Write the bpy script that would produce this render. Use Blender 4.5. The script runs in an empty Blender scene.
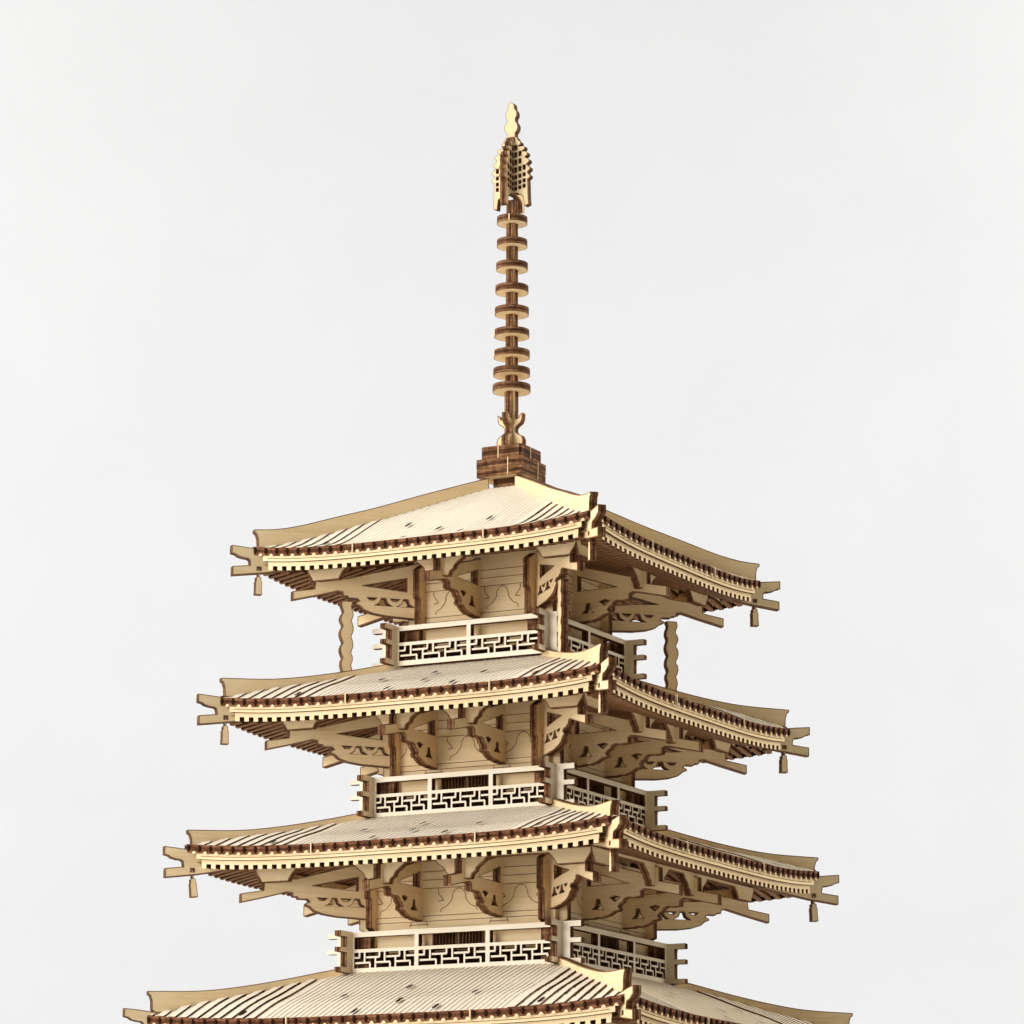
import bpy, math, random
from mathutils import Vector, Matrix
from mathutils.geometry import tessellate_polygon

random.seed(7)
U = 0.065                     # metres per drawing unit (the whole kit is about 45 cm tall)
PI = math.pi
scene = bpy.context.scene
col = scene.collection

# ------------------------------------------------------------------ materials
def nodes(name):
    m = bpy.data.materials.new(name); m.use_nodes = True
    nt = m.node_tree; nt.nodes.clear()
    out = nt.nodes.new('ShaderNodeOutputMaterial')
    b = nt.nodes.new('ShaderNodeBsdfPrincipled')
    nt.links.new(b.outputs[0], out.inputs[0])
    return m, nt, b

def ramp(nt, stops):
    r = nt.nodes.new('ShaderNodeValToRGB')
    e = r.color_ramp.elements
    e[0].position, e[0].color = stops[0][0], (*stops[0][1], 1)
    e[1].position, e[1].color = stops[1][0], (*stops[1][1], 1)
    for p, c in stops[2:]:
        k = e.new(p); k.color = (*c, 1)
    return r

def noise(nt, vec, sx, sy, scale, detail=4, rough=.55):
    mp = nt.nodes.new('ShaderNodeMapping'); mp.inputs['Scale'].default_value = (sx, sy, 1)
    nt.links.new(vec, mp.inputs['Vector'])
    n = nt.nodes.new('ShaderNodeTexNoise'); n.inputs['Scale'].default_value = scale
    n.inputs['Detail'].default_value = detail; n.inputs['Roughness'].default_value = rough
    nt.links.new(mp.outputs[0], n.inputs['Vector'])
    return n

def uvvec(nt):
    uv = nt.nodes.new('ShaderNodeUVMap'); uv.uv_map = 'UVMap'
    oi = nt.nodes.new('ShaderNodeObjectInfo')
    ml = nt.nodes.new('ShaderNodeMath'); ml.operation = 'MULTIPLY'; ml.inputs[1].default_value = 37.0
    nt.links.new(oi.outputs['Random'], ml.inputs[0])
    ad = nt.nodes.new('ShaderNodeVectorMath'); ad.operation = 'ADD'
    nt.links.new(uv.outputs[0], ad.inputs[0]); nt.links.new(ml.outputs[0], ad.inputs[1])
    return ad.outputs[0], oi

def wood_mat(name, c0, c1, c2, var=.06, bump=.12):
    m, nt, b = nodes(name)
    v, oi = uvvec(nt)
    n1 = noise(nt, v, 3, 60, 1.0, 5, .6)       # long fibre streaks
    n2 = noise(nt, v, 4, 7, 1.0, 3, .5)        # slow cloudy tone
    mx = nt.nodes.new('ShaderNodeMath'); mx.operation = 'MULTIPLY_ADD'
    mx.inputs[1].default_value = .6
    m2 = nt.nodes.new('ShaderNodeMath'); m2.operation = 'MULTIPLY'; m2.inputs[1].default_value = .4
    nt.links.new(n2.outputs['Fac'], m2.inputs[0])
    nt.links.new(n1.outputs['Fac'], mx.inputs[0]); nt.links.new(m2.outputs[0], mx.inputs[2])
    r = ramp(nt, [(.30, c0), (.72, c2), (.5, c1)])
    nt.links.new(mx.outputs[0], r.inputs[0])
    # small per-board difference in tone
    hs = nt.nodes.new('ShaderNodeHueSaturation')
    mr = nt.nodes.new('ShaderNodeMapRange'); mr.inputs[3].default_value = 1 - var; mr.inputs[4].default_value = 1 + var
    nt.links.new(oi.outputs['Random'], mr.inputs[0]); nt.links.new(mr.outputs[0], hs.inputs['Value'])
    nt.links.new(r.outputs[0], hs.inputs['Color']); nt.links.new(hs.outputs[0], b.inputs['Base Color'])
    b.inputs['Roughness'].default_value = .72
    b.inputs['Specular IOR Level'].default_value = .12
    bp = nt.nodes.new('ShaderNodeBump'); bp.inputs['Strength'].default_value = bump; bp.inputs['Distance'].default_value = .0002
    nt.links.new(n1.outputs['Fac'], bp.inputs['Height']); nt.links.new(bp.outputs[0], b.inputs['Normal'])
    return m

WOOD = wood_mat('birch_plywood', (.665, .462, .225), (.745, .553, .298), (.79, .62, .368))
PALE = wood_mat('pale_lifted_plywood', (.79, .67, .475), (.845, .735, .54), (.88, .785, .60), .02)  # paler sheet; light on roofs and railings partly put into the colour
# laser-cut edge: plies and burn streaks across the thickness (u = along the cut, v = -1..1 through the board)
def edge_mat(name, dark, mid, light):
    m, nt, b = nodes(name)
    v, oi = uvvec(nt)
    n = noise(nt, v, 7, 2.6, 1.0, 4, .65)      # plies and burn lines running along the cut
    n2 = noise(nt, v, 45, .6, 1.0, 2, .5)      # fine cross ripples of the laser
    uv = nt.nodes.new('ShaderNodeUVMap'); uv.uv_map = 'UVMap'
    sp = nt.nodes.new('ShaderNodeSeparateXYZ'); nt.links.new(uv.outputs[0], sp.inputs[0])
    ab = nt.nodes.new('ShaderNodeMath'); ab.operation = 'ABSOLUTE'; nt.links.new(sp.outputs[1], ab.inputs[0])
    ply = nt.nodes.new('ShaderNodeMapRange'); ply.inputs[1].default_value = .28; ply.inputs[2].default_value = .42
    ply.inputs[3].default_value = -.10; ply.inputs[4].default_value = .08
    nt.links.new(ab.outputs[0], ply.inputs[0])
    a = nt.nodes.new('ShaderNodeMath'); a.operation = 'ADD'
    nt.links.new(n.outputs['Fac'], a.inputs[0]); nt.links.new(ply.outputs[0], a.inputs[1])
    a2 = nt.nodes.new('ShaderNodeMath'); a2.operation = 'MULTIPLY_ADD'; a2.inputs[1].default_value = .45
    nt.links.new(n2.outputs['Fac'], a2.inputs[0]); nt.links.new(a.outputs[0], a2.inputs[2])
    r = ramp(nt, [(.50, dark), (.98, light), (.74, mid)])
    nt.links.new(a2.outputs[0], r.inputs[0]); nt.links.new(r.outputs[0], b.inputs['Base Color'])
    b.inputs['Roughness'].default_value = .75
    b.inputs['Specular IOR Level'].default_value = .06
    return m
EDGE = edge_mat('laser_burnt_edge', (.034, .013, .0055), (.110, .046, .018), (.31, .155, .07))
TILE = edge_mat('burnt_tile_end', (.040, .014, .006), (.115, .043, .017), (.27, .115, .05))
LINE = wood_mat('burn_line_and_shade_brown', (.15, .07, .03), (.21, .105, .045), (.28, .15, .07), .05, 0)
DARK, _nt, _b = nodes('char_and_shade_dark')  # burnt wood; also paints shade in rafter gaps and hollow storeys
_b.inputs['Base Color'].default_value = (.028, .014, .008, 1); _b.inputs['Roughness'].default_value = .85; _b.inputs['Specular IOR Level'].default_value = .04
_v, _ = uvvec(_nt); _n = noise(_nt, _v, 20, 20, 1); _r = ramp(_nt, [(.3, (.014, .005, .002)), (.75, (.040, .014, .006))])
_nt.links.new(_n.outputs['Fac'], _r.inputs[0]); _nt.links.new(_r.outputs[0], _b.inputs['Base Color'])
PAPER, _nt, _b = nodes('white_backdrop_paper')
_tc = _nt.nodes.new('ShaderNodeTexCoord'); _n = _nt.nodes.new('ShaderNodeTexNoise'); _n.inputs['Scale'].default_value = 9
_nt.links.new(_tc.outputs['Object'], _n.inputs['Vector'])
_r = ramp(_nt, [(.3, (.80, .80, .80)), (.7, (.815, .815, .815))])
_nt.links.new(_n.outputs['Fac'], _r.inputs[0]); _nt.links.new(_r.outputs[0], _b.inputs['Base Color'])
_b.inputs['Roughness'].default_value = .9; _b.inputs['Specular IOR Level'].default_value = .1
SOFT = wood_mat('sanded_rib_side', (.48, .34, .17), (.56, .41, .22), (.62, .47, .27), .02, 0)
MATS = [WOOD, EDGE, LINE, TILE, DARK, PALE, SOFT]
W, E_, L_, T_, D_, P_, S_ = range(7)
BT = .038                      # board thickness

# ------------------------------------------------------------------ mesh builder
class MB:
    def __init__(s): s.v, s.f, s.m, s.uv = [], [], [], []
    def face(s, pts, mat, uvs):
        i = len(s.v); s.v += [Vector(p) for p in pts]
        s.f.append(tuple(range(i, i + len(pts)))); s.m.append(mat); s.uv.append(uvs)
    def box(s, c, d, mat=W, ends=None, side=None, A=None):
        """box of centre c, full size d; A = 3 axes; side faces may take another material"""
        c = Vector(c); X, Y, Z = A or (Vector((1,0,0)), Vector((0,1,0)), Vector((0,0,1)))
        h = [q / 2 for q in d]; ax = (X, Y, Z)
        for k in range(3):
            a, b_, n = ax[(k+1)%3], ax[(k+2)%3], ax[k]
            ha, hb, hn = h[(k+1)%3], h[(k+2)%3], h[k]
            mt = mat
            if side and k in side: mt = side[k]
            for sg in (1, -1):
                o = c + n*hn*sg
                q = [o - a*ha - b_*hb, o + a*ha - b_*hb, o + a*ha + b_*hb, o - a*ha + b_*hb]
                if ha >= hb: u = [(-ha,-1),(ha,-1),(ha,1),(-ha,1)] if mt in (E_,T_) else [(-ha,-hb),(ha,-hb),(ha,hb),(-ha,hb)]
                else: u = [(-hb,-1),(-hb,1),(hb,1),(hb,-1)] if mt in (E_,T_) else [(-hb,-ha),(-hb,ha),(hb,ha),(hb,-ha)]
                if sg < 0: q.reverse(); u.reverse()
                s.face(q, mt, u)
    def plate(s, outer, holes=(), t=BT, O=(0,0,0), A=(1,0,0), B=(0,0,1), face=W, edge=E_, rim=.0042, grain=0, curve=False):
        """flat board cut from a 2-D outline: faces, burnt edge, thin scorch line along the cut"""
        O, A, B = Vector(O), Vector(A), Vector(B); N = A.cross(B).normalized(); la = A.length
        def area(p): return sum(p[i][0]*p[(i+1)%len(p)][1]-p[(i+1)%len(p)][0]*p[i][1] for i in range(len(p)))/2
        outer = list(outer)
        if area(outer) < 0: outer.reverse()
        hs = []
        for h in holes:
            h = list(h)
            if area(h) > 0: h.reverse()
            hs.append(h)
        loops = [outer] + hs
        flat = [p for l in loops for p in l]
        tris = tessellate_polygon([[Vector((p[0], p[1], 0)) for p in l] for l in loops])
        P = lambda p, n: O + A*p[0] + B*p[1] + N*n
        def UV(p): return (p[0]*la, p[1]) if not grain else (p[1], p[0]*la)
        for tr in tris:
            q = [flat[i] for i in tr]
            a = area(q)
            if abs(a) < 1e-10: continue
            if a < 0: q.reverse()
            s.face([P(p, t/2) for p in q], face, [UV(p) for p in q])
            q = q[::-1]
            s.face([P(p, -t/2) for p in q], face, [UV(p) for p in q])
        for l in loops:
            n = len(l); d = 0
            off = []
            for i in range(n):
                a, b, c = l[i-1], l[i], l[(i+1)%n]
                e1 = Vector(((b[0]-a[0])*la, b[1]-a[1])); e2 = Vector(((c[0]-b[0])*la, c[1]-b[1]))
                if e1.length < 1e-9 or e2.length < 1e-9: off.append(b); continue
                e1.normalize(); e2.normalize()
                n1 = Vector((-e1.y, e1.x)); n2 = Vector((-e2.y, e2.x)); m = n1 + n2
                if m.length < .3: m = n1.copy()
                else: m = m.normalized() / max(.5, m.normalized().dot(n1))
                off.append((b[0] + m.x*rim/la, b[1] + m.y*rim))
            for i in range(n):
                j = (i+1) % n; a, b = l[i], l[j]
                ln = math.hypot((b[0]-a[0])*la, b[1]-a[1])
                s.face([P(a,-t/2), P(b,-t/2), P(b,t/2), P(a,t/2)], edge, [(d,-1),(d+ln,-1),(d+ln,1),(d,1)])
                if rim:
                    e = t/2 + .0006
                    s.face([P(a,e), P(b,e), P(off[j],e), P(off[i],e)], L_, [(d,0),(d+ln,0),(d+ln,rim),(d,rim)])
                    s.face([P(off[i],-e), P(off[j],-e), P(b,-e), P(a,-e)], L_, [(d,rim),(d+ln,rim),(d+ln,0),(d,0)])
                d += ln
    def rects(s, rs, t=BT, O=(0,0,0), A=(1,0,0), B=(0,0,1), face=W, edge=E_):
        """board made of the union of rectangles (x0,z0,x1,z1) without overlapping faces"""
        O, A, B = Vector(O), Vector(A), Vector(B); N = A.cross(B).normalized()
        r6 = lambda q: round(q, 5)
        xs = sorted({r6(r[0]) for r in rs} | {r6(r[2]) for r in rs}); ys = sorted({r6(r[1]) for r in rs} | {r6(r[3]) for r in rs})
        nx, ny = len(xs)-1, len(ys)-1
        F = [[False]*ny for _ in range(nx)]
        for r in rs:
            i0, i1 = xs.index(r6(r[0])), xs.index(r6(r[2])); j0, j1 = ys.index(r6(r[1])), ys.index(r6(r[3]))
            for i in range(i0, i1):
                for j in range(j0, j1): F[i][j] = True
        P = lambda x, y, n: O + A*x + B*y + N*n
        g = lambda i, j: 0 <= i < nx and 0 <= j < ny and F[i][j]
        h = t/2
        for i in range(nx):
            j = 0
            for j in range(ny):
                if not F[i][j]: continue
                x0, x1, y0, y1 = xs[i], xs[i+1], ys[j], ys[j+1]
                s.face([P(x0,y0,h),P(x1,y0,h),P(x1,y1,h),P(x0,y1,h)], face, [(x0,y0),(x1,y0),(x1,y1),(x0,y1)])
                s.face([P(x0,y1,-h),P(x1,y1,-h),P(x1,y0,-h),P(x0,y0,-h)], face, [(x0,y1),(x1,y1),(x1,y0),(x0,y0)])
                if not g(i-1,j): s.face([P(x0,y1,-h),P(x0,y0,-h),P(x0,y0,h),P(x0,y1,h)], edge, [(y1,-1),(y0,-1),(y0,1),(y1,1)])
                if not g(i+1,j): s.face([P(x1,y0,-h),P(x1,y1,-h),P(x1,y1,h),P(x1,y0,h)], edge, [(y0,-1),(y1,-1),(y1,1),(y0,1)])
                if not g(i,j-1): s.face([P(x0,y0,-h),P(x1,y0,-h),P(x1,y0,h),P(x0,y0,h)], edge, [(x0,-1),(x1,-1),(x1,1),(x0,1)])
                if not g(i,j+1): s.face([P(x1,y1,-h),P(x0,y1,-h),P(x0,y1,h),P(x1,y1,h)], edge, [(x1,-1),(x0,-1),(x0,1),(x1,1)])
    def line(s, pts, w=.0035, O=(0,0,0), A=(1,0,0), B=(0,0,1), mat=L_):
        """thin engraved line lying on a plane"""
        O, A, B = Vector(O), Vector(A), Vector(B)
        for k in range(len(pts)-1):
            a, b = Vector(pts[k]), Vector(pts[k+1]); e = b - a
            if e.length < 1e-6: continue
            n = Vector((-e.y, e.x)).normalized()*w/2; e.normalize()
            b = b - e*w*.45 if k < len(pts)-2 else b
            q = [a-n, b-n, b+n, a+n]
            s.face([O + A*p.x + B*p.y for p in q], mat, [(p.x, p.y) for p in q])
    def build(s, name, parent=None, rot=0, loc=(0,0,0), mesh=None):
        if mesh is None:
            me = bpy.data.meshes.new(name)
            me.from_pydata([tuple(v*U) for v in s.v], [], s.f)
            for m in MATS: me.materials.append(m)
            me.polygons.foreach_set('material_index', s.m)
            uvl = me.uv_layers.new(name='UVMap'); i = 0
            for f in s.uv:
                for u in f: uvl.data[i].uv = u; i += 1
            me.update(); s.mesh = me
        o = bpy.data.objects.new(name, s.mesh); col.objects.link(o)
        o.parent = parent; o.rotation_euler = (0, 0, rot); o.location = Vector(loc)*U
        return o

def four(mb, name, parent, dz=0.0, tilt=None):
    """the same board on each of the four sides (copies share the mesh)"""
    first = mb.build(name, parent)
    out = [first]
    for k in range(1, 4):
        c = first.copy(); col.objects.link(c); c.rotation_euler = (0, 0, k*PI/2)
        c.location = (0, 0, dz*U if k % 2 else 0); out.append(c)
    return out

def empty(name, loc=(0,0,0), rot=0):
    o = bpy.data.objects.new(name, None); col.objects.link(o); o.location = loc; o.rotation_euler = (0,0,rot)
    o.empty_display_size = .02
    return o

def interp(c, xs, ys):
    if c <= xs[0]: return ys[0] + (c-xs[0])*(ys[1]-ys[0])/(xs[1]-xs[0])
    for i in range(len(xs)-1):
        if c <= xs[i+1]:
            # smooth (Catmull) segment
            t = (c-xs[i])/(xs[i+1]-xs[i]); h = xs[i+1]-xs[i]
            def sl(k):
                if k <= 0: return (ys[1]-ys[0])/(xs[1]-xs[0])
                if k >= len(xs)-1: return (ys[-1]-ys[-2])/(xs[-1]-xs[-2])
                return (ys[k+1]-ys[k-1])/(xs[k+1]-xs[k-1])
            m0, m1 = sl(i)*h, sl(i+1)*h
            return (2*t**3-3*t*t+1)*ys[i] + (t**3-2*t*t+t)*m0 + (-2*t**3+3*t*t)*ys[i+1] + (t**3-t*t)*m1
    return ys[-1] + (c-xs[-1])*(ys[-1]-ys[-2])/(xs[-1]-xs[-2])

# ------------------------------------------------------------------ measurements of each tier (top to bottom)
S  = [1.0, 1.1054, 1.2086, 1.3297, 1.445]       # corner-beam tip (per axis)
Z  = [2.9645, 2.2294, 1.4933, .7287, -.025]     # height of that tip
WL = [.350, .432, .510, .595, .675]             # wall plane
K  = [.415, .490, .560, .640, .720]             # balcony railing plane
RB = [-.545, -.557, -.568, -.575, -.58]         # railing foot below tip
BR = [[0.0], [-.185, .185], [-.215, .215], [-.245, .245], [-.28, .28]]
YAW = math.radians(-27.875)

pagoda = empty('pagoda_model', (0,0,0), YAW)
pagoda['label'] = 'laser-cut plywood kit model of a tall Japanese pagoda with a ringed spire'
pagoda['category'] = 'model pagoda'

def ridge_top(i, c):
    if i == 0: return interp(c, [.075,.15,.234,.372,.511,.668,.886,.95], [.087,.095,.120,.180,.240,.316,.416,.44])
    return interp(c, [.075,.26,.40,.545,.66,.8,1.0], [.086,.096,.123,.163,.2,.243,.31])
def hip(i, c):
    if i == 0: return interp(c, [.05,.1,.234,.372,.511,.668,.886,.95], [.012,.016,.058,.118,.182,.262,.372,.40])
    return interp(c, [.05,.1,.26,.40,.545,.66,.8,1.0], [.002,.016,.064,.097,.141,.177,.221,.283])
EAVE = [-.045, -.048, -.022, -.068, -.05]         # eave height at mid side
def surf(i, x, r):
    """roof surface above the tier's datum; x along the side, r outward"""
    s = S[i]; c = s - r; E = s - .065
    t = min(1.0, abs(x)/max(r, .01)); q = min(1.0, (E-r)/(.55*E))
    L = .042
    corr = (EAVE[i] + L - .006)*(1-q)**2
    return hip(i, c) + corr - L*(1-q)**1.3*(1 - t**3.6)

# ------------------------------------------------------------------ roofs
def make_roof(i):
    s, z0, E = S[i], Z[i], S[i]-.065
    r0 = .10 if i == 0 else WL[i-1] - .01
    m = MB()
    NR, NT = 12, 16
    rr = [r0 + (E-r0)*k/NR for k in range(NR+1)]
    TH = .036
    for side in range(4):
        R = Matrix.Rotation(side*PI/2, 3, 'Z')
        def pt(x, r, dz): return R @ Vector((x, -r, z0 + surf(i, x, r) + dz))
        for a in range(NR):
            for b in range(NT):
                t0, t1 = -1 + 2*b/NT, -1 + 2*(b+1)/NT
                ra, rb = rr[a], rr[a+1]
                q = [(t0*rb, rb), (t1*rb, rb), (t1*ra, ra), (t0*ra, ra)]
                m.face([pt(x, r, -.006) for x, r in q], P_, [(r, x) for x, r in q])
                q = q[::-1]
                m.face([pt(x, r, -TH) for x, r in q], W, [(r, x) for x, r in q])
        # battens running down the slope; each is cut off at the hip
        pitch = 2*(E-.035)/30 if i == 0 else .062
        n = 2*int(round(2*(E-.035)/pitch)); pitch = 2*(E-.035)/n
        for k in range(n+1):
            xb = -(E-.035) + k*pitch
            far = abs(xb) > .50*E
            if far and k % 2: continue
            hw = pitch*(.58 if far else .29)
            h = (.0020, .0020, .0020, .0026, .002)[i] if not far else (.0075 if i < 3 else .0095)
            ra = max(r0, abs(xb) + .012)
            if i > 0 and random.random() < .5 and far: ra += random.uniform(0, .02)
            rb = E - .002
            if rb - ra < .02: continue
            ns = max(2, int((rb-ra)/.07))
            P = [ra + (rb-ra)*j/ns for j in range(ns+1)]
            jit = random.uniform(-.0012, .0012)
            for j in range(ns):
                a, b = P[j], P[j+1]
                x0, x1 = xb-hw+jit, xb+hw+jit
                zz = -.006
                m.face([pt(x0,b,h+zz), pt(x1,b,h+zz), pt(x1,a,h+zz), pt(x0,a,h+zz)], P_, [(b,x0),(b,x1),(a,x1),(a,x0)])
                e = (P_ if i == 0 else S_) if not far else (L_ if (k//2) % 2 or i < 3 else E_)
                m.face([pt(x0,b,zz-.004), pt(x0,b,h+zz), pt(x0,a,h+zz), pt(x0,a,zz-.004)], e, [(b,-1),(b,1),(a,1),(a,-1)])
                m.face([pt(x1,a,zz-.004), pt(x1,a,h+zz), pt(x1,b,h+zz), pt(x1,b,zz-.004)], e, [(a,-1),(a,1),(b,1),(b,-1)])
            m.face([pt(x0,ra,-.012), pt(x0,ra,h-.006), pt(x1,ra,h-.006), pt(x1,ra,-.012)], E_, [(0,-1),(0,1),(hw,1),(hw,-1)])
            m.face([pt(x1,rb,-.02), pt(x1,rb,h-.006), pt(x0,rb,h-.006), pt(x0,rb,-.02)], E_, [(0,-1),(0,1),(hw,1),(hw,-1)])
            # burnt slit between the outer strips
            if far and k % 2 == 0:
                sg = 1 if xb > 0 else -1
                xs = xb + sg*hw*1.5; wd = .003 if i < 3 else .0045
                a = abs(xs) + .02; b = a + (E-a)*random.uniform(.35, .75)
                if a < E-.08 and random.random() < (.7 if i == 0 else .85):
                    nn = max(2, int((b-a)/.08))
                    for j in range(nn):
                        p, q = a+(b-a)*j/nn, a+(b-a)*(j+1)/nn
                        m.face([pt(xs-wd,q,-.0045), pt(xs+wd,q,-.0045), pt(xs+wd,p,-.0045), pt(xs-wd,p,-.0045)], L_ if i < 3 else E_, [(q,-1),(q,1),(p,1),(p,-1)])
        # tenon slots where the brackets' tabs come through
        for (fx, fr) in ((-.62,.93),(-.33,.66),(.02,.80),(.36,.70),(.66,.93),(-.05,.52),(.22,.93),(-.12,.95)):
            r = r0 + (E-r0)*fr; x = fx*r
            if i == 0 and fr < .6: continue
            ln, wd, zo = .034, .0125, .0075
            ps = [(x, r+ln),(x+wd, r+.008),(x+wd*.4, r),(x+wd, r-.008),(x, r-ln),(x-wd, r-.008),(x-wd*.4, r),(x-wd, r+.008)]
            m.face([pt(a, b, zo) for a, b in ps][::-1], D_, [(b, a*80) for a, b in ps])
    roof = m.build('roof', pagoda)

    # scalloped row of round tile ends along each eave
    m = MB(); xe = E - .02; n = max(28, int(2*xe/.03)); y = -(E+.001)
    def pe(x, dz, dy=0): return Vector((x, y - dy, z0 + surf(i, x, E) + dz))
    for k in range(n):
        x0, x1 = -xe + 2*xe*k/n, -xe + 2*xe*(k+1)/n
        m.face([pe(x0,-.039), pe(x1,-.039), pe(x1,.001), pe(x0,.001)], T_, [(x0,-1),(x1,-1),(x1,1),(x0,1)])
        m.face([pe(x0,-.039,-.03), pe(x1,-.039,-.03), pe(x1,-.039), pe(x0,-.039)], T_, [(x0,-1),(x1,-1),(x1,1),(x0,1)])
    pitch = 2*(E-.035)/30 if i == 0 else .062
    nb = int(round(2*(E-.035)/pitch)); pitch = 2*(E-.035)/nb
    for k in range(nb+1):
        x = -(E-.035) + k*pitch; c = pe(x, -.018); rr_ = .0075; dp = .006
        if abs(x) > E-.03: continue
        ring = [(math.cos(a)*rr_*.9, math.sin(a)*rr_*2.15) for a in [2*PI*j/10 for j in range(10)]]
        m.face([c + Vector((a, -dp, b)) for a, b in ring], D_, [(x*3+a*6, b*60) for a, b in ring])
        for j in range(10):
            a, b = ring[j], ring[(j+1)%10]
            m.face([c+Vector((a[0],0,a[1])), c+Vector((b[0],0,b[1])), c+Vector((b[0],-dp,b[1])), c+Vector((a[0],-dp,a[1]))], D_, [(a[0]*9,-1),(b[0]*9,-1),(b[0]*9,1),(a[0]*9,1)])
        # pale chips left under every tile end
        xc = x + pitch/2
        if abs(xc) < E-.05:
            c2 = pe(xc, -.036, .003)
            tri = [(-.013,-.006),(.013,-.006),(.004,.006),(-.004,.006)]
            m.face([c2 + Vector((a,0,b)) for a, b in tri], W, [(a,b) for a,b in tri])
    for fx in (-.37, .37) if i != 1 else (-.3, .42):
        c = pe(fx*E*1.02, -.020, .006)
        m.box(c, (.0055, .012, .048), W)
    four(m, 'tile_edge', roof)

    # two stepped eave boards under the tiles
    m = MB()
    def band(y0, zt, zb, xe, th, mat=W):
        n = 30
        for k in range(n):
            x0, x1 = -xe + 2*xe*k/n, -xe + 2*xe*(k+1)/n
            g = lambda x, dz, dy=0: Vector((x, y0 + dy, z0 + surf(i, x, E) + dz))
            m.face([g(x0,zb), g(x1,zb), g(x1,zt), g(x0,zt)], mat, [(x0,zb),(x1,zb),(x1,zt),(x0,zt)])
            m.face([g(x0,zt), g(x1,zt), g(x1,zt,th), g(x0,zt,th)], E_, [(x0,-1),(x1,-1),(x1,1),(x0,1)])
            m.face([g(x0,zb,th), g(x1,zb,th), g(x1,zb), g(x0,zb)], E_, [(x0,-1),(x1,-1),(x1,1),(x0,1)])
            m.face([g(x1,zb,th), g(x0,zb,th), g(x0,zt,th), g(x1,zt,th)], mat, [(x1,zb),(x0,zb),(x0,zt),(x1,zt)])
        for x, sg in ((-xe, 1), (xe, -1)):
            q = [g(x,zb), g(x,zt), g(x,zt,th), g(x,zb,th)]
            if sg < 0: q.reverse()
            m.face(q, E_, [(zb,-1),(zt,-1),(zt,1),(zb,1)])
    band(-(E-.004), -.040, -.066, E-.075, .03)
    band(-(E-.017), -.0675, -.087, E-.098, .03)
    # engraved line
    n = 30; xe = E-.10
    for k in range(n):
        x0, x1 = -xe + 2*xe*k/n, -xe + 2*xe*(k+1)/n
        g = lambda x, dz: Vector((x, -(E-.003), z0 + surf(i, x, E) + dz))
        m.face([g(x0,-.054), g(x1,-.054), g(x1,-.0508), g(x0,-.0508)], L_, [(x0,0),(x1,0),(x1,.002),(x0,.002)])
    four(m, 'eave_board', roof)

    # comb of rafters
    m = MB(); xr = E - .112; n = int(2*xr/.0505); p = 2*xr/n; w = WL[i]
    for k in range(n+1):
        x = -xr + k*p; ro = E - .016; ri = max(w, abs(x) + .035)
        if ro - ri < .02: continue
        ns = 3
        def g(x, r, dz):
            q = max(0, 1 - (E-r)/.45)
            le = surf(i, x, E)*q + surf(i, 0, E)*(1-q)
            return Vector((x, -r, z0 + le - .088 + .22*(E-r) + dz))
        hw, hh = .0125, .0225
        for j in range(ns):
            a, b = ro + (ri-ro)*j/ns, ro + (ri-ro)*(j+1)/ns
            x0, x1 = x-hw, x+hw
            m.face([g(x0,b,-hh), g(x1,b,-hh), g(x1,a,-hh), g(x0,a,-hh)], L_, [(b,x0),(b,x1),(a,x1),(a,x0)])  # underside browner than the wood: eave shade put into its colour
            m.face([g(x0,a,-hh), g(x0,a,.001), g(x0,b,.001), g(x0,b,-hh)], E_, [(a,-1),(a,1),(b,1),(b,-1)])
            m.face([g(x1,b,-hh), g(x1,b,.001), g(x1,a,.001), g(x1,a,-hh)], E_, [(b,-1),(b,1),(a,1),(a,-1)])
        m.face([g(x-hw,ro,-hh), g(x+hw,ro,-hh), g(x+hw,ro,.001), g(x-hw,ro,.001)], W, [(-hw,0),(hw,0),(hw,hh),(-hw,hh)])
    for k in range(n):                           # dark strips painting the shade in the gaps between rafter ends
        x0, x1 = -xr + k*p + .0125, -xr + (k+1)*p - .0125; r = E - .034
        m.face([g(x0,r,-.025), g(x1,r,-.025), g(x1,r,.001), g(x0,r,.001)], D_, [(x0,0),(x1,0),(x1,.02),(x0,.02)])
    # boarding above the rafters
    for a in range(6):
        for b in range(12):
            ra, rb = w-.05 + (E-.03-w+.05)*a/6, w-.05 + (E-.03-w+.05)*(a+1)/6
            t0, t1 = -1+2*b/12, -1+2*(b+1)/12
            q = [(t0*ra, ra), (t1*ra, ra), (t1*rb, rb), (t0*rb, rb)]
            m.face([g(x*.985, r, 0) for x, r in q], W, [(r, x) for x, r in q])
            q.reverse()
            m.face([g(x*.985, r, .004) for x, r in q], W, [(r, x) for x, r in q])
    four(m, 'rafter_comb', roof)

    # curved hip ridge boards
    m = MB(); top, bot = [], []
    ri = .085 if i == 0 else K[i-1] - .03
    N = 22; c_end = s - ri
    for k in range(N+1):
        c = .078 + (c_end-.078)*k/N
        top.append((s-c, z0 + ridge_top(i, c))); bot.append((s-c, z0 + surf(i, s-c, s-c) - .016))
    r_e = s-.078; zt = z0 + ridge_top(i, .078)
    end = [(r_e-.014, z0+.0), (r_e-.013, zt-.045), (r_e-.008, zt-.022), (r_e, zt-.014)]
    out = top[::-1] + bot[0:0] + end[::-1] + bot[1:]
    m.plate(out, O=(0,0,0), A=(-1,-1,0), B=(0,0,1))
    four(m, 'hip_ridge', roof)

    # double-nosed corner beams
    m = MB()
    out = [(s-.50, .00), (s-.30, -.01), (s-.10, -.004), (s-.05, .004), (s, .010), (s, -.030), (s-.014,-.034), (s-.024,-.044), (s-.040,-.050), (s-.058,-.053), (s-.064,-.060), (s-.066,-.084),
           (s-.004,-.094), (s-.004,-.139), (s-.11,-.120), (s-.30,-.072), (s-.50,-.02)]
    out = [(a, z0+b) for a, b in out]
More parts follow.
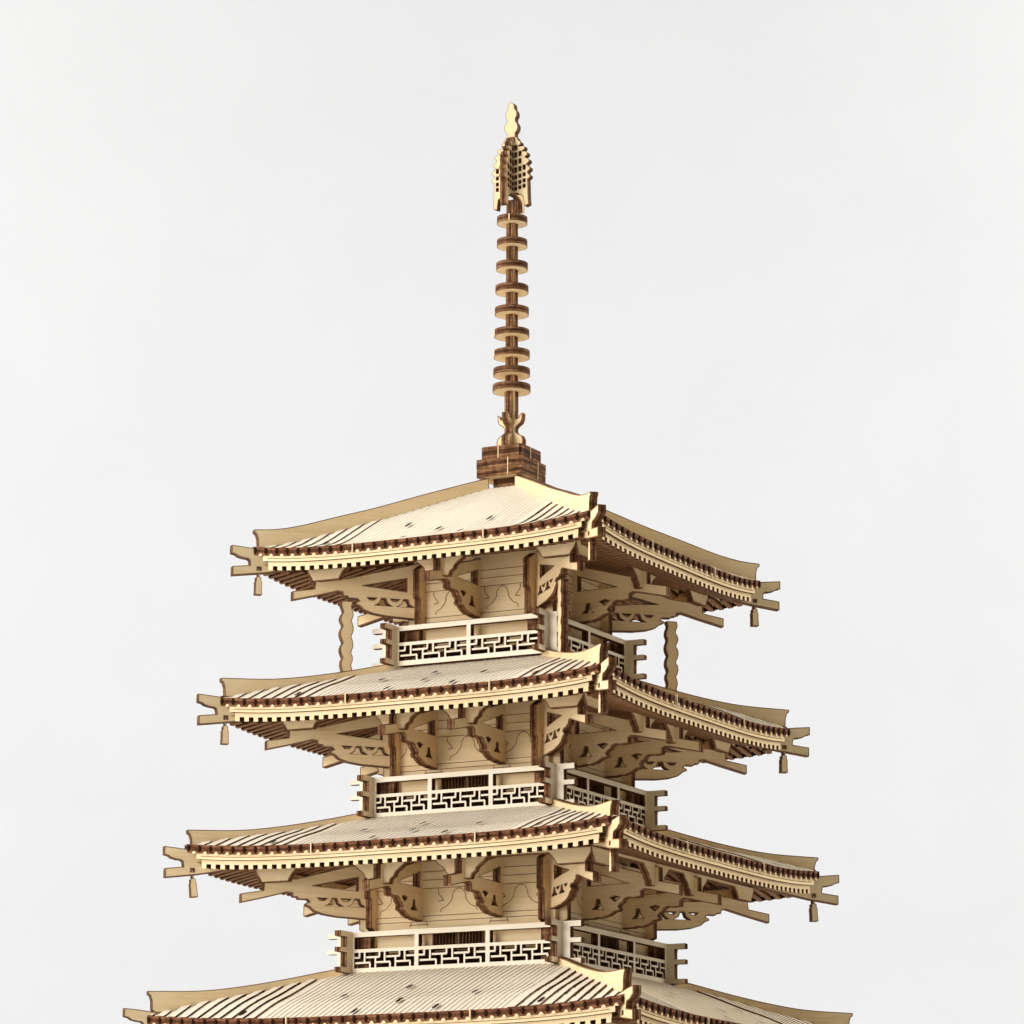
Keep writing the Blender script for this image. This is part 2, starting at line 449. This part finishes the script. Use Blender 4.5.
    out = [(a, b-.006) for a, b in out]
    hole = [(s-.103, z0-.098), (s-.091, z0-.098), (s-.091, z0-.112), (s-.103, z0-.112)]
    m.plate(out, [hole], A=(-1,-1,0), B=(0,0,1))
    four(m, 'corner_beam', roof)

# ------------------------------------------------------------------ storeys
def bell(x, y, w, h):
    return [(x-w, y), (x-w*.45, y+h*.35), (x-w*.25, y+h), (x+w*.25, y+h), (x+w*.45, y+h*.35), (x+w, y)]

def make_storey(i):
    s, z0, w = S[i], Z[i], WL[i]
    zb, zt = z0 - .60, z0 - .02
    m = MB()
    zm = z0 - .475
    m.box((0, 0, (zm+zt)/2), (2*w, 2*w, zt-zm), W)
    m.box((0, 0, (zb+zm)/2), (2*w-.12, 2*w-.12, zm-zb-.002), D_)  # dark core painting the shade of the hollow behind the fretwork
    # engraved timber joints on the wall faces
    for side in range(4):
        R = Matrix.Rotation(side*PI/2, 3, 'Z')
        def ln(pts, wd=.0033, mat=L_, off=.0015):
            m.line(pts, wd, O=R@Vector((0, -(w+off), z0)), A=R@Vector((1,0,0)), B=(0,0,1), mat=mat)
        c = w - .05
        for zz in (-.095, -.135, -.175, -.305, -.33):
            ln([(-c, zz), (c, zz)])
        ctr = [0] if len(BR[i]) == 1 else BR[i]
        bays = [-.14, .14] if len(ctr) == 1 else [ctr[0]-.115, 0, ctr[1]+.115]
        for bx in bays:
            k = .075 if len(ctr) == 1 else .085
            for sg in (-1, 1):
                ln([(bx+sg*k*1.15,-.290),(bx+sg*k*1.12,-.275),(bx+sg*k*.75,-.262),(bx+sg*k*.45,-.235),(bx+sg*k*.40,-.205),(bx+sg*k*.22,-.185),(bx,-.180)], .0036, off=.002)
                ln([(bx+sg*k*1.3,-.178),(bx+sg*k*1.3,-.20),(bx+sg*k*.95,-.235),(bx+sg*k*1.3,-.238)], .0036, off=.0022)
        for bx in ctr:
            ln([(bx-.05,-.355),(bx-.04,-.332)], .0036, off=.002); ln([(bx+.05,-.355),(bx+.04,-.332)], .0036, off=.002)
            ln([(bx-.05,-.345),(bx+.05,-.345)], .0036, off=.0024)
    body = m.build('storey', pagoda)

    # barred window pair behind the balcony
    if i > 0:
        m = MB()
        for cx in (-.071, .071):
            zc0, zc1 = z0-.465, z0-.372
            hw = .060
            m.box((cx, -(w+.003), (zc0+zc1)/2), (2*hw, .004, zc1-zc0), D_)
            rs = [(cx-hw-.006, zc0-.006, cx+hw+.006, zc0), (cx-hw-.006, zc1, cx+hw+.006, zc1+.006), (cx-hw-.006, zc0, cx-hw, zc1), (cx+hw, zc0, cx+hw+.006, zc1)]
            nb = 7
            for k in range(1, nb): 
                xx = cx-hw+2*hw*k/nb; rs.append((xx-.0016, zc0, xx+.0016, zc1))
            m.rects(rs, .006, O=(0, -(w+.0085), 0), face=E_, edge=E_)
        four(m, 'lattice_window', body)

    # corner pilasters: board ends standing proud of each wall
    def pil(x):
        q = MB()
        out = [(w-.01, z0-.47), (w+.018, z0-.47), (w+.018, z0-.365), (w+.050, z0-.352), (w+.050, z0-.22), (w+.066, z0-.21), (w+.066, z0-.07), (w-.01, z0-.03)]
        q.plate(out, t=.032, O=(x, 0, 0), A=(0,-1,0), B=(0,0,1))
        return q
    for sx in (-1, 1):
        four(pil(sx*(w-.048)), 'pilaster', body)

    # dark corner blocks behind the railing
    q = MB(); q.box((w-.006, -(w-.006), z0-.47), (.094, .094, .20), E_)
    four(q, 'corner_block', body)
    # cut-out wall brackets
    def pbr(x):
        q = MB()
        out = [(-.02,-.03),(.30,-.118),(.352,-.128),(.352,-.088),(.405,-.100),(.405,-.165),(.51,-.187),(.51,-.238),(.36,-.205),(.325,-.200),
               (.308,-.208),(.308,-.234),(.272,-.238),(.240,-.235),(.222,-.241),(.214,-.256),(.200,-.262),(.190,-.276),(.200,-.284),(.192,-.295),(.170,-.298),
               (.142,-.314),(.102,-.325),(.080,-.323),(.056,-.328),(-.02,-.328)]
        out = [(w+a, z0+b) for a, b in out]
        holes = [[(w+.245,z0-.168),(w+.03,z0-.098),(w+.03,z0-.170)]]
        holes.append([(w+a, z0+b) for a, b in bell(.085,-.283,.028,.045)])
        holes.append([(w+.15,z0-.232),(w+.175,z0-.226),(w+.198,z0-.232),(w+.175,z0-.250)])
        q.plate(out, holes, O=(x,0,0), A=(0,-1,0), B=(0,0,1))
        return q
    for x in BR[i]:
        four(pbr(x), 'wall_bracket', body)

    # corner brackets on the diagonals
    m = MB()
    out = [(-.03,-.02),(.24,-.124),(.354,-.140),(.357,-.186),(.434,-.205),(.434,-.249),(.34,-.216),(.275,-.191),(.258,-.194),(.255,-.212),(.240,-.213),
           (.236,-.222),(.205,-.222),(.198,-.232),(.208,-.238),(.212,-.248),(.195,-.258),(.180,-.276),(.150,-.290),(.10,-.300),(.065,-.302),(-.03,-.308)]
    out = [(w+a, z0+b) for a, b in out]
    holes = [[(w+.19,z0-.158),(w+.03,z0-.108),(w+.03,z0-.172)]]
    for bx in (.033, .112):
        holes.append([(w+a*1.0, z0+b) for a, b in bell(bx,-.249,.030,.036)])
    for bx in (.073, .155):
        holes.append([(w+bx-.018,z0-.213),(w+bx+.014,z0-.213),(w+bx+.006,z0-.223),(w+bx-.008,z0-.223)])
    m.plate(out, holes, A=(-1,-1,0), B=(0,0,1))
    four(m, 'corner_bracket', body)

    # purlin boards with flared capitals
    m = MB(); p = w + .365
    ext = p + .015
    caps = sorted(BR[i] + [-(p-.09), p-.09])
    lower = [(-ext, -.098)]
    for cx in caps:
        fl = .115 if abs(cx) > p-.2 else .16
        L = [(cx-.135,-.098),(cx-.124,-.112),(cx-.100,-.129),(cx-.084,-.142),(cx-.078,-.158),(cx-.060,-.170),(cx-.052,-.192)]
        Rr = [(2*cx-a, b) for a, b in L][::-1]
        if abs(cx) > p-.2:
            L = [(cx-.115,-.098),(cx-.097,-.114),(cx-.082,-.134),(cx-.072,-.152)]; Rr = [(2*cx-a, b) for a, b in L][::-1]
        for q in L + Rr:
            if q[0] > lower[-1][0] + .002 and q[0] < ext - .002: lower.append(q)
    lower.append((ext, -.098))
    out = lower + [(ext, -.078), (-ext, -.078)]
    out = [(a, z0+b) for a, b in out]
    m.plate(out, t=.034, O=(0,-p,0), A=(1,0,0), B=(0,0,1))
    four(m, 'purlin', body, dz=.002)

def make_balcony(i):
    z0, k, w = Z[i], K[i], WL[i]
    zb = z0 + RB[i]; zt = zb + .196
    root = MB()
    a = k - .035
    root.box((0,0,zb+.006), (2*a, 2*a, .016), W, side={0:E_, 1:E_})
    deck = root.build('balcony', pagoda)
    m = MB()
    xe = k + .062; xf = k + .118
    rt = (zt-.024, zt); rm = (zb+.098, zb+.114); rb = (zb, zb+.024)
    rs = [(-xe, *[rt[0]], xe, rt[1]), (-xe, rm[0], xe, rm[1]), (-xe, rb[0], xe, rb[1])]
    for sg in (-1, 1):
        a, b = sorted((sg*(k-.032), sg*xe)); rs.append((a, zb, b, zt))
        a, b = sorted((sg*xe, sg*xf))
        rs.append((a, rt[0]-.002, b, rt[1])); rs.append((a, rm[0]-.002, b, rm[1]+.004)); rs.append((a, rb[0], b, rb[1]))
    inn = k - .032
    if i == 0: cells = [(-inn, -.011), (.011, inn)]
    else:
        c = inn*.36; cells = [(-inn, -c-.011), (-c+.011, c-.011), (c+.011, inn)]
    for j in range(len(cells)-1): rs.append((cells[j][1], zb, cells[j+1][0], zt))
    # fretwork
    f0, f1 = rb[1], rm[0]; H = f1-f0; q = .0046
    def X(a): return a
    for (c0, c1) in cells:
        n = max(2, round((c1-c0)/.112)); P = (c1-c0)/n
        seg = []
        for j in range(-1, n+1):
            o = c0 + j*P
            Y = lambda t: f0 + H*t
            seg += [('v', o+P*.06, 0, .68), ('h', Y(.68), o+P*.60, o+P*1.28), ('v', o+P*.26, .68, 1.0),
                    ('v', o+P*.52, .34, 1.0), ('h', Y(.34), o+P*.06, o+P*.80), ('v', o+P*.79, 0, .34)]
        for sgm in seg:
            if sgm[0] == 'v':
                x = sgm[1]
                if x-q < c0+.004 or x+q > c1-.004: continue
                rs.append((x-q, f0+H*sgm[2], x+q, f0+H*sgm[3]))
            else:
                a, b = max(sgm[2], c0), min(sgm[3], c1)
                if b-a > .01: rs.append((a, sgm[1]-q, b, sgm[1]+q))
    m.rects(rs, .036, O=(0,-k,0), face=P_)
    four(m, 'railing', deck, dz=.002)

for i in range(5): make_roof(i)
for i in range(5): make_storey(i)
for i in range(4): make_balcony(i)

# wavy struts between the top eave corners and the roof below
m = MB()
zt, zb = Z[0]-.236, Z[1]+.149
N = 30; Lf, Rt = [], []
WO = [.000,.004,.006,.002,-.005,-.006,.004,.009,.010,.006,-.002,-.004,.006,.010,.011,.009,.004,-.003,-.005,.005,.008,.009,.006,.001,-.006,.001,.004,.005,.002,-.002,.000]
WI = [.004,.002,-.005,-.003,.004,.007,.008,.004,-.003,.000,.006,.009,.010,.007,.001,-.005,.001,.006,.008,.009,.005,-.002,-.004,.004,.007,.006,.001,-.004,.000,.004,.004]
for k in range(N+1):
    t = k/N; z = zt + (zb-zt)*t
    Lf.append((.590+.018+WO[k]*.6, z)); Rt.append((.590-.018-WI[k]*.55, z))
m.plate(Lf + Rt[::-1], t=.035, A=(-1,-1,0), B=(0,0,1), grain=1)
four(m, 'corner_strut', pagoda)

# ------------------------------------------------------------------ stone-like foot of the model (below the picture)
m = MB()
m.box((0,0,Z[4]-.66), (2.3,2.3,.12), W, side={0:E_,1:E_}); m.box((0,0,Z[4]-.76), (2.6,2.6,.08), W, side={0:E_,1:E_})
base = m.build('plinth', pagoda)
FLOOR = Z[4]-.80

# ------------------------------------------------------------------ spire
m = MB()
mast_w = .027
zs = 3.50
def sym(pts): return pts + [(-a, b) for a, b in pts[::-1]]
prof = sym([(.070,3.545),(.074,3.59),(.066,3.612),(.046,3.622),(.030,3.634),(.030,3.652),(.038,3.664),(.060,3.678),(.068,3.696),(.070,3.728),(.056,3.722),(.050,3.705),(.036,3.700),(.030,3.715),(.030,3.86),(mast_w,3.862),(mast_w-.003,4.84)])
m.plate(prof, A=(1,0,0), B=(0,0,1), t=.034, grain=1)
prof2 = [(a, b+.001 if b < 3.56 else b) for a, b in prof]
prof2 = [(a, b-.004 if b > 4.8 else b) for a, b in prof2]
m.plate(prof2, A=(0,1,0), B=(0,0,1), t=.034, grain=1)
m.box((0,0,3.38), (.13,.13,.10), W, side={0:E_,1:E_})
spire = m.build('spire', pagoda)

def slab(name, h, z0, z1, notch=0):
    q = MB()
    a = h
    if notch:
        n = notch
        out = [(-a+n,-a),(a-n,-a),(a-n,-a+n),(a,-a+n),(a,a-n),(a-n,a-n),(a-n,a),(-a+n,a),(-a+n,a-n),(-a,a-n),(-a,-a+n),(-a+n,-a+n)]
    else: out = [(-a,-a),(a,-a),(a,a),(-a,a)]
    q.plate(out, t=z1-z0, O=(0,0,(z0+z1)/2), A=(1,0,0), B=(0,1,0))
    for sx in ((-.12,) if notch else (.38,)):    # pale tab ends
        q.box((sx*a, -a-.0008, (z0+z1)/2), (.005, .004, (z1-z0)*.98), W)
        q.box((a+.0008, sx*a*.8, (z0+z1)/2), (.004, .005, (z1-z0)*.98), W)
    return q.build(name, spire)
slab('base_block', .1265, 3.392, 3.4345)
slab('base_block', .1275, 3.4355, 3.482)
slab('base_block', .112, 3.483, 3.548, .010)

RY = [4.734, 4.614, 4.493, 4.374, 4.259, 4.145, 4.037, 3.944, 3.861]
RR = [15.9, 15.9, 16.5, 17.2, 17.7, 18.2, 18.7, 19.0, 19.6]
for zc, rp in zip(RY, RR):
    q = MB(); r = rp/207.0; n = 40
    out = [(r*math.cos(2*PI*k/n), r*math.sin(2*PI*k/n)) for k in range(n)]
    hw = mast_w + .001
    q.plate(out, t=.034, O=(0,0,zc), A=(1,0,0), B=(0,1,0), rim=.003)
    a = random.uniform(-2.6, -1.2)
    if random.random() < .4: q.box((r*math.cos(a), r*math.sin(a), zc), (.006,.006,.033), W)
    q.build('ring', spire)

# pierced flame ornament: two crossed boards
def flame(A, name, dz):
    q = MB()
    R_ = []
    R_ += [(.014, 5.172), (.028, 5.168)]
    lob = [(.043,5.146),(.064,5.118),(.078,5.084),(.087,5.046),(.092,5.005),(.092,4.964)]
    for (lx, lz) in lob:
        r = .020
        for a in (62, 35, 8, -18, -42, -64):
            R_.append((lx - .012 + r*math.cos(math.radians(a)), lz + r*math.sin(math.radians(a))*.74 - .012))
        R_.append((lx-.006, lz-.029))
    R_ += [(.088,4.925),(.090,4.84),(.093,4.806),(.072,4.798),(.066,4.850),(.034,4.872)]
    out = []
    for q_ in R_[:-4]:                         # strictly descending outline, no self-crossing at the notches
        if not out or q_[1] < out[-1][1] - .0012: out.append(q_)
    out += R_[-4:]
    full = out + [(-a, b) for a, b in out[::-1]]
    holes = []
    rows = [5.112, 5.074, 5.034, 4.994, 4.956, 4.924, 4.896]
    for j, zz in enumerate(rows):
        for cxx in (.026, .048, .070):
            lim = [.03,.05,.05,.075,.075,.075,.075][j]
            if cxx > lim: continue
            hw, hh = (.0066, .0125 if j < 4 else .0092)
            sl = .008*(cxx-.03)/.04
            for sg in (-1, 1):
                c = sg*cxx
                holes.append([(c-hw, zz-hh+sl), (c+hw, zz-hh+sl), (c+hw, zz+hh+sl), (c-hw, zz+hh+sl)])
    full = [(a*1.09, b+dz) for a, b in full]; holes = [[(a*1.09, b+dz) for a, b in h] for h in holes]
    q.plate(full, holes, t=.034, A=A, B=(0,0,1), rim=.002, grain=1)
    return q.build(name, spire)
flame((1,0,0), 'flame_fin', 0.0)
flame((0,1,0), 'flame_fin', -.004)
q = MB()
def arc(cx, cz, r, a0, a1, n=8, sz=1.0): return [(cx + r*math.cos(math.radians(a0+(a1-a0)*k/n)), cz + sz*r*math.sin(math.radians(a0+(a1-a0)*k/n))) for k in range(n+1)]
right = [(.022,5.14),(.024,5.165)] + arc(0, 5.222, .038, -52, 48, 8) + [(.024,5.256)] + arc(0, 5.292, .0325, -44, 44, 6) + [(.018,5.322),(.0185,5.332),(.014,5.346),(.007,5.354),(0,5.357)]
q.plate(right + [(-a, b) for a, b in right[:-1][::-1]], t=.034, A=(1,0,0), B=(0,0,1), rim=.002, grain=1)
q.build('jewel', spire)

# ------------------------------------------------------------------ wind bells hanging at the eave corners
def make_bell():
    q = MB()
    out = [(.0042,0),(.0042,-.040),(.0125,-.044),(.0125,-.058),(.0165,-.066),(.0160,-.090),(.0175,-.129)]
    full = out + [(-a,b) for a,b in out[::-1]]
    q.plate(full, A=(1,0,0), B=(0,0,1), t=.034, rim=.003, grain=1)
    return q
bm_ = make_bell(); first = None
names = {0: 'topmost', 1: 'second', 2: 'third', 3: 'fourth'}
corner = {0: ('left', -1, -1, 0), 1: ('near', 1, -1, 0), 2: ('right', 1, 1, 0)}
for i in range(3):
    for j in range(3):
        cn, sx, sy, _ = corner[j]
        r = S[i] - .097
        x, y = sx*r, sy*r
        px = x*math.cos(YAW) - y*math.sin(YAW); py = x*math.sin(YAW) + y*math.cos(YAW)
        if first is None:
            o = bm_.build('wind_bell'); first = o
        else:
            o = first.copy(); col.objects.link(o)
        o.location = (px*U, py*U, (Z[i]-.103)*U)
        ang = YAW + math.atan2(sy, sx)
        tilt = {(2,0): .10, (0,2): -.03, (1,1): .02, (2,2): -.05}.get((i,j), 0)
        o.rotation_euler = (0, tilt, ang)
        col_w = {'left': 'seen flat against white at the far left', 'near': 'seen edge-on at the corner nearest the camera', 'right': 'seen flat against white at the far right'}[cn]
        o['label'] = 'plywood wind bell under the %s roof, %s' % (names[i], col_w)
        o['category'] = 'wind bell'
        o['group'] = 'wind bells hanging from the eave corners'

# ------------------------------------------------------------------ seamless paper sweep
sw = MB()
prof = [(-60, FLOOR), (22, FLOOR)]
R0 = 10
for k in range(1, 13):
    a = k/12*PI/2
    prof.append((22 + R0*math.sin(a), FLOOR + R0 - R0*math.cos(a)))
prof.append((32, FLOOR + 45))
me = bpy.data.meshes.new('backdrop'); vs, fs = [], []
for k, (y, z) in enumerate(prof):
    vs += [(-60*U, y*U, z*U), (60*U, y*U, z*U)]
    if k: fs.append((2*k-2, 2*k-1, 2*k+1, 2*k))
me.from_pydata(vs, [], fs); me.materials.append(PAPER)
for p in me.polygons: p.use_smooth = True
me.update()
bd = bpy.data.objects.new('backdrop', me); col.objects.link(bd); bd['kind'] = 'structure'

# ------------------------------------------------------------------ studio lamps
def area(name, loc, target, sx, sy, power, color=(1,1,1)):
    l = bpy.data.lights.new(name, 'AREA'); l.shape = 'RECTANGLE'; l.size = sx*U; l.size_y = sy*U; l.energy = power; l.color = color
    o = bpy.data.objects.new(name, l); col.objects.link(o); o.location = Vector(loc)*U
    d = (Vector(target) - Vector(loc)); o.rotation_euler = d.to_track_quat('-Z', 'Y').to_euler()
    return o
area('key_softbox', (-15, -4, 10), (0, 0, 2.0), 10, 8, 9.8, (.98, .995, 1.06))
area('front_softbox', (-12, -11, 4), (0, 0, 2.0), 9, 8, 8.8, (.98, .995, 1.06))
area('added_top_light', (-6, 2, 16), (0, 0, 2.0), 12, 12, 3, (.97, 1, 1.06))  # unseen lamp added to brighten the topmost roof
area('added_fill_light', (15, 4, 11), (0, 0, 2.0), 9, 9, 10.5, (1, .98, .94))  # unseen lamp added to lift the right-hand faces
area('backdrop_lamp', (-26, 16, 21), (6, 32, 20), 10, 24, 26.5, (1.01, 1, .98))
area('backdrop_lamp', (26, 16, 21), (-6, 32, 20), 10, 24, 28.5, (1.01, 1, .98))
wd = bpy.data.worlds.new('World'); scene.world = wd; wd.use_nodes = True
bg = wd.node_tree.nodes['Background']; bg.inputs[0].default_value = (1, 1, 1, 1); bg.inputs[1].default_value = .02

# ------------------------------------------------------------------ camera
cam = bpy.data.cameras.new('camera'); co = bpy.data.objects.new('camera', cam); col.objects.link(co)
co.location = (0, -18.07*U, -.7997*U)
cam.sensor_width = 36; cam.lens = 3740.75/1024*36; cam.shift_x = .00089
pitch, roll = .219536, math.radians(.21875)
co.rotation_euler = (Matrix.Rotation(PI/2 + pitch, 4, 'X') @ Matrix.Rotation(roll, 4, 'Z')).to_euler()
cam.clip_start = .01; cam.clip_end = 100
scene.camera = co
scene.render.engine = 'CYCLES'
scene.render.resolution_x = scene.render.resolution_y = 1024
scene.view_settings.view_transform = 'Standard'; scene.view_settings.look = 'None'
scene.view_settings.gamma = 1; scene.view_settings.exposure = 0
scene.cycles.max_bounces = 8; scene.cycles.diffuse_bounces = 5
